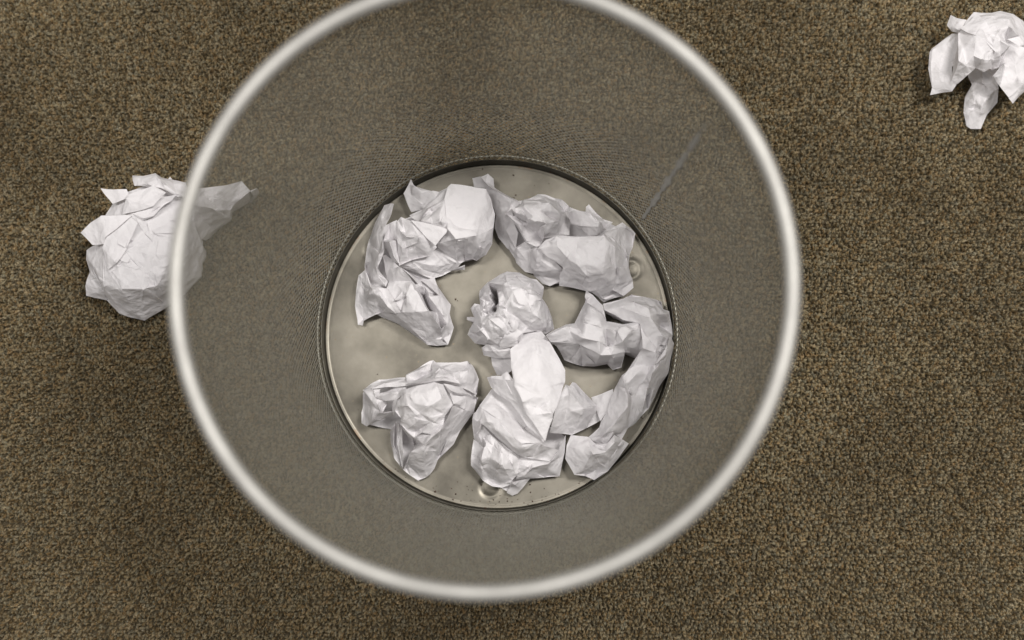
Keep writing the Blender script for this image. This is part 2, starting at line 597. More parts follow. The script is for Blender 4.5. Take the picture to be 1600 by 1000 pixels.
def add_layer(bm, z0, out, lines=(), body=False, amp=0.9, dens=1.0, seed=0, dz=0.0, relief=0.75, flaps=None, pw=0.5):
    rnd = random.Random(seed)
    pts, edges = [], []
    o = parse(out, z0, pw)
    pts += o
    n = len(o)
    outline = list(range(n))
    edges += [(i, (i + 1) % n) for i in range(n)]
    for ln in lines:
        q = parse(ln, z0, pw)
        b = len(pts)
        pts += q
        edges += [(b + i, b + i + 1) for i in range(len(q) - 1)]
    # press the traced ridges and valleys deeper than the first estimate
    P3 = np.array([tuple(p) for p in pts])
    for k in range(n, len(pts)):
        wt = np.exp(-((P3[:, :2] - P3[k, :2]) ** 2).sum(1) / (2 * 0.011 ** 2))
        dev = P3[k, 2] - (P3[:, 2] * wt).sum() / wt.sum()
        pts[k] = Vector((P3[k, 0], P3[k, 1], P3[k, 2] + relief * max(-0.008, min(0.008, dev))))
    V, F, _ = cdt(pts, edges, outline)
    smp = Sampler(V, F)
    P2 = np.array([(p[0], p[1]) for p in o])
    lo, hi = P2.min(0), P2.max(0)
    area = abs(sum(P2[i, 0] * P2[(i + 1) % n, 1] - P2[(i + 1) % n, 0] * P2[i, 1] for i in range(n))) / 2 * 1e4   # cm2

    def edge_dist(x, y):
        a = P2
        b = np.roll(P2, -1, 0)
        ab = b - a
        t = np.clip((((np.array((x, y)) - a) * ab).sum(1)) / ((ab ** 2).sum(1) + 1e-12), 0, 1)
        q = a + ab * t[:, None]
        return np.hypot(q[:, 0] - x, q[:, 1] - y).min()
    # secondary creases: short broken ridges and valleys pressed into the traced facets
    main_dir = rnd.uniform(0, math.pi)
    for _ in range(int(area * 2.3 * dens)):
        x, y = rnd.uniform(lo[0], hi[0]), rnd.uniform(lo[1], hi[1])
        ang, ln = (rnd.gauss(main_dir, 0.4) if rnd.random() < 0.6 else rnd.uniform(0, math.tau)), rnd.uniform(0.007, 0.030)
        s = rnd.choice((-1, 1)) * rnd.uniform(0.5, 1.7) * amp * 0.001
        m = rnd.randint(3, 5)
        idx = []
        for k in range(m):
            t = k / (m - 1)
            xx, yy = x + math.cos(ang) * ln * t, y + math.sin(ang) * ln * t
            ang += rnd.gauss(0, 0.09)
            z = smp(xx, yy)
            if z is None:
                continue
            e = edge_dist(xx, yy)
            if e < 0.0007:
                continue
            wgt = min(1, e / 0.004)
            pts.append(Vector((xx, yy, z + s * wgt * (1 - abs(2 * t - 1) * 0.5))))
            idx.append(len(pts) - 1)
        edges += [(idx[k], idx[k + 1]) for k in range(len(idx) - 1)]
    for _ in range(int(area * 2 * dens)):
        x, y = rnd.uniform(lo[0], hi[0]), rnd.uniform(lo[1], hi[1])
        z = smp(x, y)
        if z is None:
            continue
        e = edge_dist(x, y)
        if e < 0.0009:
            continue
        pts.append(Vector((x, y, z + rnd.gauss(0, 0.25) * amp * 0.001 * min(1, e / 0.004))))
    V, F, CE = cdt(pts, edges, outline)
    lb = bmesh.new()
    vs = [lb.verts.new((v[0], v[1], v[2] + dz)) for v in V]
    for f in F:
        try:
            lb.faces.new([vs[i] for i in f])
        except ValueError:
            pass
    for i, j in CE:
        e = lb.edges.get((vs[i], vs[j]))
        if e:
            e.seam = True
    bmesh.ops.delete(lb, geom=[v for v in lb.verts if not v.link_faces], context='VERTS')
    bmesh.ops.subdivide_edges(lb, edges=lb.edges[:], cuts=3, use_grid_fill=True)
    bmesh.ops.triangulate(lb, faces=[f for f in lb.faces if len(f.verts) > 4])
    inner = [v for v in lb.verts if not v.is_boundary and not any(e.seam for e in v.link_edges)]
    for _ in range(1):                                  # panels curve, creases stay crisp
        bmesh.ops.smooth_vert(lb, verts=inner, factor=0.5, use_axis_x=True, use_axis_y=True, use_axis_z=True)
    so = Vector((seed * 1.37, seed * 0.71, 0))
    for v in lb.verts:
        q = v.co * 170 + so
        h = noise.ridged_multi_fractal(q, 1.0, 2.1, 2, 1.0, 2.0)
        v.co.z += (h - 1.0) * 0.00007
        q2 = v.co * 90 + so
        v.co.x += noise.noise(q2) * 0.0007
        v.co.y += noise.noise(q2 + Vector((7, 3, 1))) * 0.0007
    if body:
        bmesh.ops.recalc_face_normals(lb, faces=lb.faces[:])
        be = [e for e in lb.edges if e.is_boundary]
        cen = Vector((P2[:, 0].mean(), P2[:, 1].mean(), 0))
        for ins, fz in ((0.0010, 0.5), (0.0055, 0.02)):
            r = bmesh.ops.extrude_edge_only(lb, edges=be)
            nvs = [g for g in r['geom'] if isinstance(g, bmesh.types.BMVert)]
            be = [g for g in r['geom'] if isinstance(g, bmesh.types.BMEdge) and all(v in set(nvs) for v in g.verts)] if False else None
            nset = set(nvs)
            be = [e for e in r['geom'] if isinstance(e, bmesh.types.BMEdge) and e.verts[0] in nset and e.verts[1] in nset]
            for v in nvs:
                d = cen - v.co
                d.z = 0
                d.normalize()
                v.co += d * ins * rnd.uniform(0.6, 1.3)
                v.co.z = z0 + max(0.0006, (v.co.z - z0) * fz * rnd.uniform(0.8, 1.2))
    if flaps is None:
        flaps = 0.6 if body else 0.25
    for _ in range(int(area * flaps + 0.5) * 4):        # edges of the sheet folded over and pressed down
        if rnd.random() > 0.25:
            continue
        x, y = rnd.uniform(lo[0], hi[0]), rnd.uniform(lo[1], hi[1])
        a = rnd.gauss(main_dir, 0.5) + rnd.choice((0, math.pi))
        w_, l_ = rnd.uniform(0.004, 0.013), rnd.uniform(0.004, 0.011)
        ux, uy, vx, vy = math.cos(a), math.sin(a), -math.sin(a), math.cos(a)
        lift = rnd.uniform(0.0014, 0.0036)
        sk = rnd.uniform(-0.5, 0.5)
        shape = [(-w_, 0, 0.0), (0, -0.0006, 0.15), (w_, 0, 0.0), (w_ * rnd.uniform(0.3, 0.9) + sk * l_, l_ * rnd.uniform(0.6, 1), 1.0), (w_ * rnd.uniform(-0.6, 0.1) + sk * l_, l_ * rnd.uniform(0.7, 1.1), 1.0)]
        poly = []
        for cx_, cy_, q in shape:
            X, Y = x + cx_ * ux + cy_ * vx, y + cx_ * uy + cy_ * vy
            z = smp(X, Y)
            if z is None or edge_dist(X, Y) < 0.0015:
                poly = None
                break
            poly.append((X, Y, z + dz - 0.0004 + q * lift))
        if not poly or max(p[2] for p in poly) - min(p[2] for p in poly) > 0.012:
            continue
        fv = [lb.verts.new(p) for p in poly]
        for t in ((0, 1, 4), (1, 3, 4), (1, 2, 3)):
            lb.faces.new([fv[i] for i in t])
    me = bpy.data.meshes.new('t')
    lb.to_mesh(me)
    lb.free()
    bm.from_mesh(me)
    bpy.data.meshes.remove(me)


def paper(label, z0, layers, seed, group=None):
    bm = bmesh.new()
    for k, ly in enumerate(layers):
        add_layer(bm, z0, seed=seed * 31 + k, **ly)
    # origin at the foot of the crumpled sheet
    cx = sum(v.co.x for v in bm.verts) / len(bm.verts)
    cy = sum(v.co.y for v in bm.verts) / len(bm.verts)
    org = Vector((cx, cy, z0))
    for v in bm.verts:
        v.co -= org
    bm.normal_update()
    for f in bm.faces:
        f.smooth = True
    for e in bm.edges:
        if len(e.link_faces) == 2:
            a = e.calc_face_angle(0)
            e.smooth = not (a > 0.7 or (e.seam and a > 0.16))
        e.seam = False
    me = bpy.data.meshes.new('crumpled_paper')
    bm.to_mesh(me)
    bm.free()
    me.materials.append(PAPER)
    o = bpy.data.objects.new('crumpled_paper', me)
    C.objects.link(o)
    o.location = org
    tag(o, label, 'crumpled paper', group)
    return o


ZB = Z_PLATE + 0.0006
GIN, GOUT = 'crumpled papers inside the bin', 'crumpled papers on the carpet'

# --- curled sheet in the upper left of the bin
paper('curled crumpled white sheet at the upper left of the bin floor', ZB, [
    dict(out='b 500,180,7 790,195,7 850,380,6 825,600,5 720,720,4 600,750,4 400,850,4 c 700,450,5 805,590,4 825,750,3 785,880,3 640,880,3 430,725,4 250,645,4 165,500,5 175,320,6 a 240,480,6 b 110,430,6 300,360,6', body=True, amp=0.3, pw=1.0, flaps=0),
    dict(out='b 150,210,14 215,95,18 240,150,17 380,195,20 440,205,22 420,260,25 300,330,19 290,338,15 215,355,11 170,260,11',
         lines=['b 240,150,20 210,220,15 295,300,18', 'b 385,197,22 300,290,18'], amp=0.4, pw=1.0),
    dict(out='b 500,170,27 480,260,30 330,420,28 245,420,22 200,385,15 300,335,18 420,205,22', lines=['b 480,190,27 330,320,24'], amp=0.3, pw=1.0),
    dict(out='b 60,640,20 220,700,24 390,660,22 440,640,22 570,740,18 600,755,15 575,790,13 630,770,10 625,810,7 530,815,8 460,855,8 395,870,9 385,890,12 300,850,14 120,785,18',
         lines=['b 130,775,20 280,800,18 460,850,9', 'b 400,680,19 520,760,14', 'b 220,745,21 400,780,17 530,815,9', 'b 560,750,16 470,830,10'], amp=0.5, pw=1.0),
    dict(out='c 240,655,10 300,640,16 390,660,20 540,790,15 640,880,8 640,895,6 540,820,7 420,740,8 300,685,8', amp=0.3, pw=1.0),
    dict(out='c 290,200,22 310,190,24 420,285,29 500,330,28 640,385,18 690,372,14 720,440,14 825,580,11 815,645,13 845,755,10 800,895,5 720,905,6 640,895,8 560,800,15 390,655,24 430,640,25 380,550,26 320,450,25 345,400,22 310,330,19',
         lines=['c 420,285,32 520,392,31 522,415,30 560,480,31 645,632,32 738,760,26 745,850,13', 'c 528,400,21 605,510,13 655,622,12 750,770,8', 'c 435,290,31 545,385,29 650,520,26 765,670,20', 'c 450,288,27 580,385,21 710,500,16',
                'c 480,318,29 610,400,25 730,510,22 815,640,15', 'c 720,675,17 790,728,17 760,860,7', 'c 380,550,30 480,520,31 518,415,32', 'c 385,562,26 470,530,27', 'c 440,640,28 560,640,31 650,633,32', 'c 350,400,24 440,400,28 520,395,31', 'c 640,890,9 700,780,20 745,770,23'],
         amp=0.4, pw=1.0, relief=0.7),
    dict(out='c 100,350,14 150,310,18 200,430,24 300,450,28 322,450,29 390,550,29 432,640,27 390,658,22 290,640,16 230,660,12 135,705,8 130,740,6 90,735,6 75,580,9',
         lines=['c 220,470,30 250,550,22 285,640,15', 'c 190,430,24 185,500,27 150,560,16', 'c 235,465,30 330,600,25 390,655,23', 'c 150,430,19 185,490,25', 'c 250,450,27 330,560,25', 'c 130,690,9 110,560,14'], amp=0.4, pw=1.0),
    dict(out='a 300,300,14 345,287,18 378,295,24 360,370,30 300,480,35 292,560,36 300,660,35 280,720,33 250,800,28 330,900,27 315,940,27 270,920,24 190,930,18 155,860,12 150,760,12 165,650,13 180,580,13 215,480,14',
         lines=['a 345,290,21 280,420,25 240,550,27 190,610,18', 'a 190,610,18 260,670,28 290,655,35', 'a 165,770,15 185,850,19 215,885,22 270,880,25', 'a 155,770,13 170,860,16 200,915,19', 'a 240,660,27 220,790,23 245,840,24 310,930,26', 'a 262,700,31 252,790,26', 'a 225,830,23 320,900,27'], amp=0.3, pw=1.0, relief=0.9),
    dict(out='a 335,450,28 400,420,32 405,560,33 420,760,30 370,740,27 330,660,27 290,610,29 300,575,31',
         lines=['a 300,590,32 345,600,36 370,700,33 415,760,30', 'a 330,560,27 400,580,29'], amp=0.3, pw=1.0),
    dict(out='b 245,415,29 330,330,31 480,260,35 500,160,34 520,142,35 795,177,34 835,250,30 868,375,26 855,480,23 845,600,19 800,690,16 720,738,14 685,720,17 630,735,14 600,760,13 570,740,17 430,640,26 420,600,32 490,520,40 300,450,38',
         lines=['b 470,260,37 500,500,42 560,580,40 720,560,39 850,490,28', 'b 658,580,38 628,600,33 630,725,16', 'b 700,575,36 680,715,19',
                'b 740,640,31 715,730,16', 'b 760,570,34 740,640,30 790,640,24', 'b 440,600,33 560,640,30 630,700,18', 'b 560,640,29 575,735,18', 'b 270,420,33 350,330,36 470,275,38', 'b 290,400,33 370,340,34', 'b 300,440,39 440,420,42'], amp=0.45, pw=1.0, relief=0.8),
    dict(out='a 430,395,36 510,425,41 640,530,40 715,630,34 670,690,30 520,735,27 415,770,27 408,690,30 405,600,33 400,430,34',
         lines=['a 430,510,37 480,560,40 590,560,41', 'a 480,570,36 500,730,29', 'a 405,600,34 440,640,37 415,760,28', 'a 500,575,38 525,650,34 520,730,28', 'a 540,580,39 570,710,29', 'a 590,600,39 670,690,31', 'a 440,420,37 470,520,36'], amp=0.45, pw=1.0, relief=0.8),
    dict(out='b 470,262,38 500,160,35 522,138,36 795,175,36 835,250,32 870,375,28 858,480,29 720,562,40 580,582,42 500,500,44',
         lines=['b 700,420,41 690,540,41', 'b 800,260,36 860,380,29'], amp=0.25, dens=0.4, dz=0.0014, relief=0.0, pw=1.0),
    dict(out='b 210,422,42 360,455,44 500,495,45 488,522,45 440,570,43 400,620,41 330,560,42', amp=0.15, dens=0.3, dz=0.0014, relief=0.0, pw=1.0),
], 1, GIN)

# --- wide sheet in the upper right of the bin
paper('wide crumpled white sheet at the upper right of the bin floor', ZB, [
    dict(out='d 270,210,6 440,275,6 620,245,6 790,290,6 e 480,220,6 690,305,6 845,380,5 830,480,5 800,640,5 830,780,4 620,890,4 480,805,4 300,765,4 d 700,920,3 570,835,3 440,745,3 310,560,4 285,480,4', body=True, amp=0.3, pw=1.0, flaps=0),
    dict(out='d 90,90,10 160,75,14 215,55,16 255,95,14 265,165,16 380,230,20 440,260,22 470,300,24 440,330,27 400,400,29 450,520,22 430,640,14 415,680,9 360,640,7 290,560,7 265,490,8 275,380,13 240,270,16 195,170,14 105,155,8',
         lines=['d 150,75,15 215,150,20 300,215,24 400,265,27', 'd 225,175,19 260,260,19 300,330,20', 'd 345,380,29 355,500,20 430,640,14', 'd 385,330,25 392,265,28', 'd 290,480,13 370,570,12 420,635,14', 'd 330,390,24 300,480,14'], amp=0.35, pw=1.0, relief=0.6),
    dict(out='d 420,630,14 500,590,20 545,640,20 545,740,14 560,840,7 500,825,7 435,755,7 415,690,8', lines=['d 440,640,16 530,760,12'], amp=0.3, pw=1.0),
    dict(out='d 530,650,22 600,630,28 700,700,27 790,800,20 780,900,10 700,940,7 640,920,7 570,850,8 545,780,14',
         lines=['d 575,820,15 680,815,20 785,815,19', 'd 600,650,28 590,780,20', 'd 650,680,27 620,740,23 700,790,22', 'd 570,850,9 640,860,13 775,890,11'], amp=0.4, pw=1.0, relief=0.6),
    dict(out='e 345,215,26 370,195,28 480,210,24 475,165,14 500,145,13 560,215,17 610,260,17 690,290,15 640,340,24 560,400,29 500,395,29 430,330,28 360,290,25',
         lines=['e 372,202,31 500,225,33 575,290,35 592,330,31', 'e 430,320,29 570,330,34', 'e 560,220,19 600,300,29 565,390,30', 'e 480,210,24 560,240,22', 'e 585,290,25 620,330,23'], amp=0.3, pw=1.0, relief=0.7),
    dict(out='d 345,370,37 395,335,39 470,300,33 490,265,31 540,250,25 600,220,19 660,225,19 740,250,19 790,260,15 845,310,11 830,350,14 855,430,14 845,540,18 650,560,31 620,620,28 590,630,28 500,590,30 440,470,35',
         lines=['d 398,343,43 500,400,44 640,480,45 650,530,38', 'd 410,372,37 500,440,34 600,505,30 635,575,26', 'd 352,372,40 440,455,40 510,580,33', 'd 490,268,35 500,320,41 560,400,44', 'd 500,266,36 690,295,39 770,370,31 760,440,35 755,520,28', 'd 540,255,27 640,262,28',
                'd 640,230,23 690,290,33', 'd 650,232,23 745,265,22 770,360,24', 'd 785,370,26 765,520,25', 'd 740,255,21 820,340,14', 'd 570,340,44 640,450,45', 'd 610,480,37 650,560,30'], amp=0.4, pw=1.0, relief=0.8),
    dict(out='e 600,390,37 650,345,34 760,285,26 860,370,16 845,480,15 810,560,16 810,640,16 840,740,11 845,800,9 770,860,9 700,880,9 620,910,8 580,870,10 470,820,12 370,800,12 272,780,11 275,700,17 300,640,23 440,600,36 500,420,38',
         lines=['e 610,390,39 700,490,36 800,560,22 815,630,16', 'e 625,385,36 700,440,34 800,545,24', 'e 640,375,35 760,320,27 850,380,17', 'e 690,560,34 700,650,29 690,800,18 770,860,10', 'e 285,660,21 370,740,18 470,815,13', 'e 490,820,14 560,860,15 620,905,9', 'e 560,830,17 640,885,12', 'e 580,820,18 700,850,12', 'e 780,480,24 790,560,22'], amp=0.4, pw=1.0, relief=0.8),
    dict(out='e 105,490,33 160,425,36 250,395,38 430,400,41 620,397,43 700,480,41 715,640,35 690,760,26 620,800,22 560,815,20 490,822,18 430,770,20 300,650,27 290,630,28 180,560,31',
         lines=['e 620,400,44 625,560,46 610,690,39 570,810,21', 'e 250,400,40 330,560,40 305,640,29', 'e 460,470,44 560,460,45 620,480,45', 'e 330,580,38 400,620,41 480,700,37 600,690,39', 'e 490,700,36 440,780,21', 'e 120,490,35 250,440,41', 'e 650,480,44 690,640,37', 'e 400,560,42 560,640,43'], amp=0.35, dens=0.7, dz=0.001, relief=0.3, pw=1.0),
    dict(out='e 690,655,30 720,640,32 800,630,20 840,740,13 845,800,11 770,862,11 690,818,18 685,800,19', lines=['e 720,650,32 790,780,16'], amp=0.3, dz=0.001, pw=1.0),
], 2, GIN)

# --- tight ball in the middle
paper('tight round crumpled paper ball with a dark hollow, in the middle of the bin floor', ZB, [
    dict(out='f 265,720,8 300,690,14 480,715,18 500,800,14 380,797,10 280,778,5', lines=['f 280,740,10 400,745,16 490,740,18'], amp=0.6),
    dict(out='f 340,780,4 490,795,10 500,900,8 440,930,4 380,930,2 350,850,3', amp=0.5),
    dict(out='f 245,270,10 310,205,16 400,150,10 465,120,8 560,130,8 640,175,12 690,180,8 745,240,7 740,330,16 790,420,7 812,480,6 830,575,5 770,610,9 680,580,20 590,600,24 560,670,24 540,690,18 480,715,16 410,725,14 300,690,8 210,680,5 150,610,5 170,570,8 200,520,12 150,500,5 150,480,6 205,480,12 180,410,7 210,370,10 250,380,12 240,300,10',
         lines=['f 310,208,22 440,230,40 500,250,45 580,265,47 720,300,30 740,250,12', 'f 395,290,28 480,250,42', 'f 440,210,34 540,160,24 620,180,22',
                'f 400,420,33 430,430,37 480,340,44 560,420,48 655,450,42 605,560,27 490,470,40',
                'f 312,215,24 335,285,26 365,380,24 355,430,20', 'f 360,290,8 385,330,2 392,400,0 375,445,4', 'f 392,285,34 402,350,36 404,405,34',
                'f 470,470,42 500,560,39 560,600,27', 'f 330,500,40 300,660,26', 'f 330,500,38 220,600,25', 'f 430,560,42 400,700,22', 'f 430,480,42 470,600,36 540,670,22',
                'f 710,440,36 722,350,36 738,315,22', 'f 620,560,27 710,490,38 800,500,17', 'f 660,540,30 770,560,22', 'f 600,310,46 660,390,44 690,420,38',
                'f 245,330,18 350,360,24', 'f 290,400,30 330,440,20', 'f 210,400,14 260,480,26 330,460,28', 'f 640,230,34 660,300,40', 'f 190,600,12 260,640,20', 'f 550,270,46 640,220,34 700,200,14'],
         body=True, amp=1.5, dens=1.8),
    dict(out='f 590,598,30 540,640,30 545,690,22 415,725,20 400,690,27 440,620,38 480,540,40', lines=['f 430,700,25 530,670,26'], amp=0.6, dz=0.001),
], 3, GIN)

# --- long sheet curving down the right side
paper('long crumpled white sheet curving down the right side of the bin floor', ZB, [
    dict(out='h 265,305,4 440,235,10 440,340,12 340,490,8 320,420,6', amp=0.3),
    dict(out='h 110,600,6 240,610,10 300,660,12 370,700,12 450,595,14 560,665,6 480,780,4 400,880,3 290,952,3 220,920,3 135,910,4 68,780,4 75,680,6',
         lines=['h 245,640,13 275,740,17 330,860,5', 'h 275,740,17 210,850,8 220,915,3', 'h 290,680,12 380,730,15 450,640,16', 'h 520,640,9 410,790,9 330,900,3'], body=True, amp=0.4),
    dict(out='g 15,380,28 155,305,26 215,300,20 265,190,14 300,125,10 290,110,6 300,65,5 350,95,8 420,170,20 440,280,30 560,300,32 680,280,34 695,400,30 690,480,24 660,545,5 620,510,14 575,500,22 550,610,5 490,630,4 450,590,7 360,605,4 280,605,3 230,590,4 145,555,4 80,450,16 45,430,24',
         lines=['g 20,385,30 160,320,33 270,410,36 390,440,36 440,470,30', 'g 45,430,26 250,445,25 400,530,31 480,520,30 575,500,26', 'g 260,455,22 275,600,5', 'g 180,560,8 260,470,20',
                'g 290,290,38 400,290,40 420,380,37 440,460,32', 'g 280,215,22 330,180,28 420,240,31', 'g 440,320,36 450,460,26 470,340,40 580,320,40 600,310,34',
                'g 455,470,30 560,420,38 620,350,40', 'g 400,530,30 450,590,10', 'g 480,250,36 540,290,38', 'g 280,290,34 230,310,25', 'g 620,360,38 660,480,24', 'g 490,540,26 540,600,9', 'g 300,130,12 420,230,26'],
         body=True, amp=0.6, pw=0.6, relief=0.9),
    dict(out='g 420,160,20 560,120,24 620,95,18 700,105,14 790,125,10 835,140,8 850,195,9 890,210,7 915,380,5 895,470,20 830,440,26 800,470,30 740,400,34 680,300,37 560,270,33 430,200,25',
         lines=['g 640,150,31 740,200,36 760,270,36 840,400,30', 'g 750,200,31 800,175,22 835,150,10', 'g 560,200,33 740,260,38', 'g 790,230,30 860,235,24 840,310,13 885,380,24', 'g 620,100,19 650,160,30', 'g 440,165,22 560,190,31'],
         body=True, amp=0.8, pw=0.6, relief=0.9),
    dict(out='g 760,300,34 840,420,30 870,470,28 900,400,20 925,440,14 900,560,13 880,650,11 h 800,230,10 720,390,10 665,445,11 620,500,9 560,540,12 520,600,14 600,310,22 640,200,22 760,20,30',
         lines=['h 722,190,27 702,300,13 707,385,11', 'h 715,200,24 690,300,20 660,430,14', 'h 740,120,31 800,40,31 850,20,24', 'h 750,240,20 840,130,18', 'h 640,430,16 700,390,12'], body=True, amp=0.7, pw=1.0),
    dict(out='g 680,290,40 760,300,38 800,470,35 830,590,31 h 720,150,28 640,210,24 600,320,24 545,560,18 510,630,16 450,595,20 370,710,18 290,660,18 240,620,16 330,540,22 345,490,22 400,400,24 450,230,24 510,130,28 600,60,30 g 690,480,35 695,380,39',
         lines=['h 510,140,32 525,220,35 550,300,35 550,380,33 450,500,30 370,600,28 260,625,19', 'h 530,200,31 600,320,24', 'h 280,650,20 440,570,28', 'h 440,580,27 370,705,19', 'g 700,470,39 560,680,31', 'h 640,100,32 570,220,28 590,330,25', 'g 790,500,37 740,600,30'],
         amp=0.6, pw=1.0, relief=0.9),
    dict(out='g 895,390,27 925,440,9 905,480,14 870,540,24 800,590,31 775,660,24 785,590,31 850,500,31 875,450,29', lines=['g 885,400,30 860,520,31 800,585,33'], amp=0.3),
], 4, GIN)

# --- big sheet at the bottom centre
paper('crumpled white sheet with a smooth leaf shaped flap, at the bottom centre of the bin', ZB, [
    dict(out='j 115,310,7 170,200,8 270,70,8 420,150,8 900,450,6 895,600,6 845,790,4 600,815,4 480,940,3 440,950,3 280,875,4 200,830,4 100,705,4 120,480,6', body=True, amp=0.4, pw=1.0, flaps=0),
    dict(out='j 440,850,12 520,835,10 600,822,8 545,890,5 490,950,3 445,965,3 400,940,5 420,900,8', lines=['j 450,860,13 500,900,7'], amp=0.3, pw=1.0),
    dict(out='j 510,640,22 770,660,23 850,572,22 917,440,18 905,600,14 855,800,8 720,812,9 600,825,10 480,820,12 490,780,17',
         lines=['j 470,830,12 560,790,18 620,730,22 760,695,23 790,660,22', 'j 600,730,20 520,700,20', 'j 860,640,17 770,690,20', 'j 620,735,21 720,805,11'], amp=0.4, pw=1.0),
    dict(out='j 175,340,28 260,440,26 350,510,26 500,625,24 515,645,22 490,780,18 440,850,14 430,880,11 360,905,8 270,885,8 190,840,8 90,710,10 88,650,12 110,480,16 200,550,22 150,450,21 165,400,25',
         lines=['j 200,550,28 180,660,26 240,830,11', 'j 210,540,28 330,690,31 270,860,9', 'j 330,500,27 345,600,29 360,700,29 440,840,15', 'j 260,440,28 320,560,31 330,690,30', 'j 120,640,16 200,555,25', 'j 440,560,26 450,700,25', 'j 300,480,28 250,640,27'], amp=0.6, pw=1.0, relief=0.6),
    dict(out='j 100,300,22 110,250,22 175,215,27 185,345,31 165,400,29 140,440,24 200,550,25 130,490,18 112,470,16', lines=['j 175,350,31 120,430,20', 'j 110,300,24 175,330,31'], amp=0.3, pw=1.0),
    dict(out='j 160,190,28 260,50,18 300,45,20 420,140,27 520,190,29 600,280,29 720,380,30 750,430,31 720,500,33 690,512,38 530,522,40 480,482,42 330,312,40 180,212,33',
         lines=['j 330,180,28 470,300,29 560,380,29 640,450,32', 'j 240,130,27 330,250,34', 'j 380,210,28 520,370,31 600,500,37'], amp=0.35, dens=0.7, pw=1.0, relief=0.5),
    dict(out='j 182,345,33 130,320,28 105,290,24 160,190,28 180,210,33 330,310,41 480,480,43 530,520,41 690,510,39 740,545,35 800,555,31 850,570,27 770,665,25 650,655,26 540,630,28 450,580,30 340,480,32 260,410,33',
         lines=['j 300,390,38 450,540,37 545,600,33', 'j 545,540,39 620,640,28', 'j 200,230,34 240,330,37', 'j 700,520,39 720,640,27'], amp=0.35, dens=0.7, pw=1.0, dz=0.0008, relief=0.4),
    dict(out='i 680,420,38 710,430,32 730,405,28 750,410,26 800,470,22 890,560,16 925,610,12 905,655,12 820,700,15 720,750,18 660,742,24 580,735,30 600,650,40 640,500,42',
         lines=['i 700,480,37 685,600,32 680,660,29 690,700,25 720,745,19', 'i 800,580,33 840,670,16', 'i 705,480,38 800,580,34 890,570,18', 'i 740,700,22 800,580,33', 'i 690,440,35 740,425,30'], amp=0.4, pw=1.0, relief=0.6),
    dict(out='i 170,375,26 200,365,31 260,365,35 300,335,38 350,400,43 430,560,43 470,640,42 545,790,37 430,690,38 400,640,39 330,540,37 240,480,32 200,440,27',
         lines=['i 190,375,32 280,392,38 350,402,44', 'i 270,480,36 400,545,42', 'i 290,390,39 340,500,40', 'i 400,560,41 470,690,40 540,780,38'], amp=0.5, pw=1.0, relief=0.6),
    dict(out='i 400,75,24 420,60,22 510,62,24 555,110,28 600,180,33 680,330,37 678,400,39 640,520,42 605,612,43 600,650,42 570,720,40 550,790,38 490,700,42 430,610,45 400,545,46 350,430,46 330,310,42 320,190,36 380,150,32',
         lines=['i 355,400,47 430,440,47 500,432,48 560,445,46 670,420,39', 'i 400,535,48 480,500,48 540,490,47', 'i 430,575,47 480,570,45 600,612,45', 'i 420,545,47 520,575,44 560,560,46', 'i 470,620,45 560,700,42', 'i 500,170,38', 'i 500,260,43', 'i 520,340,46', 'i 400,260,42', 'i 600,290,38', 'i 420,350,46'],
         amp=0.35, dens=0.6, dz=0.0015, pw=1.0, relief=0.35),
], 5, GIN)

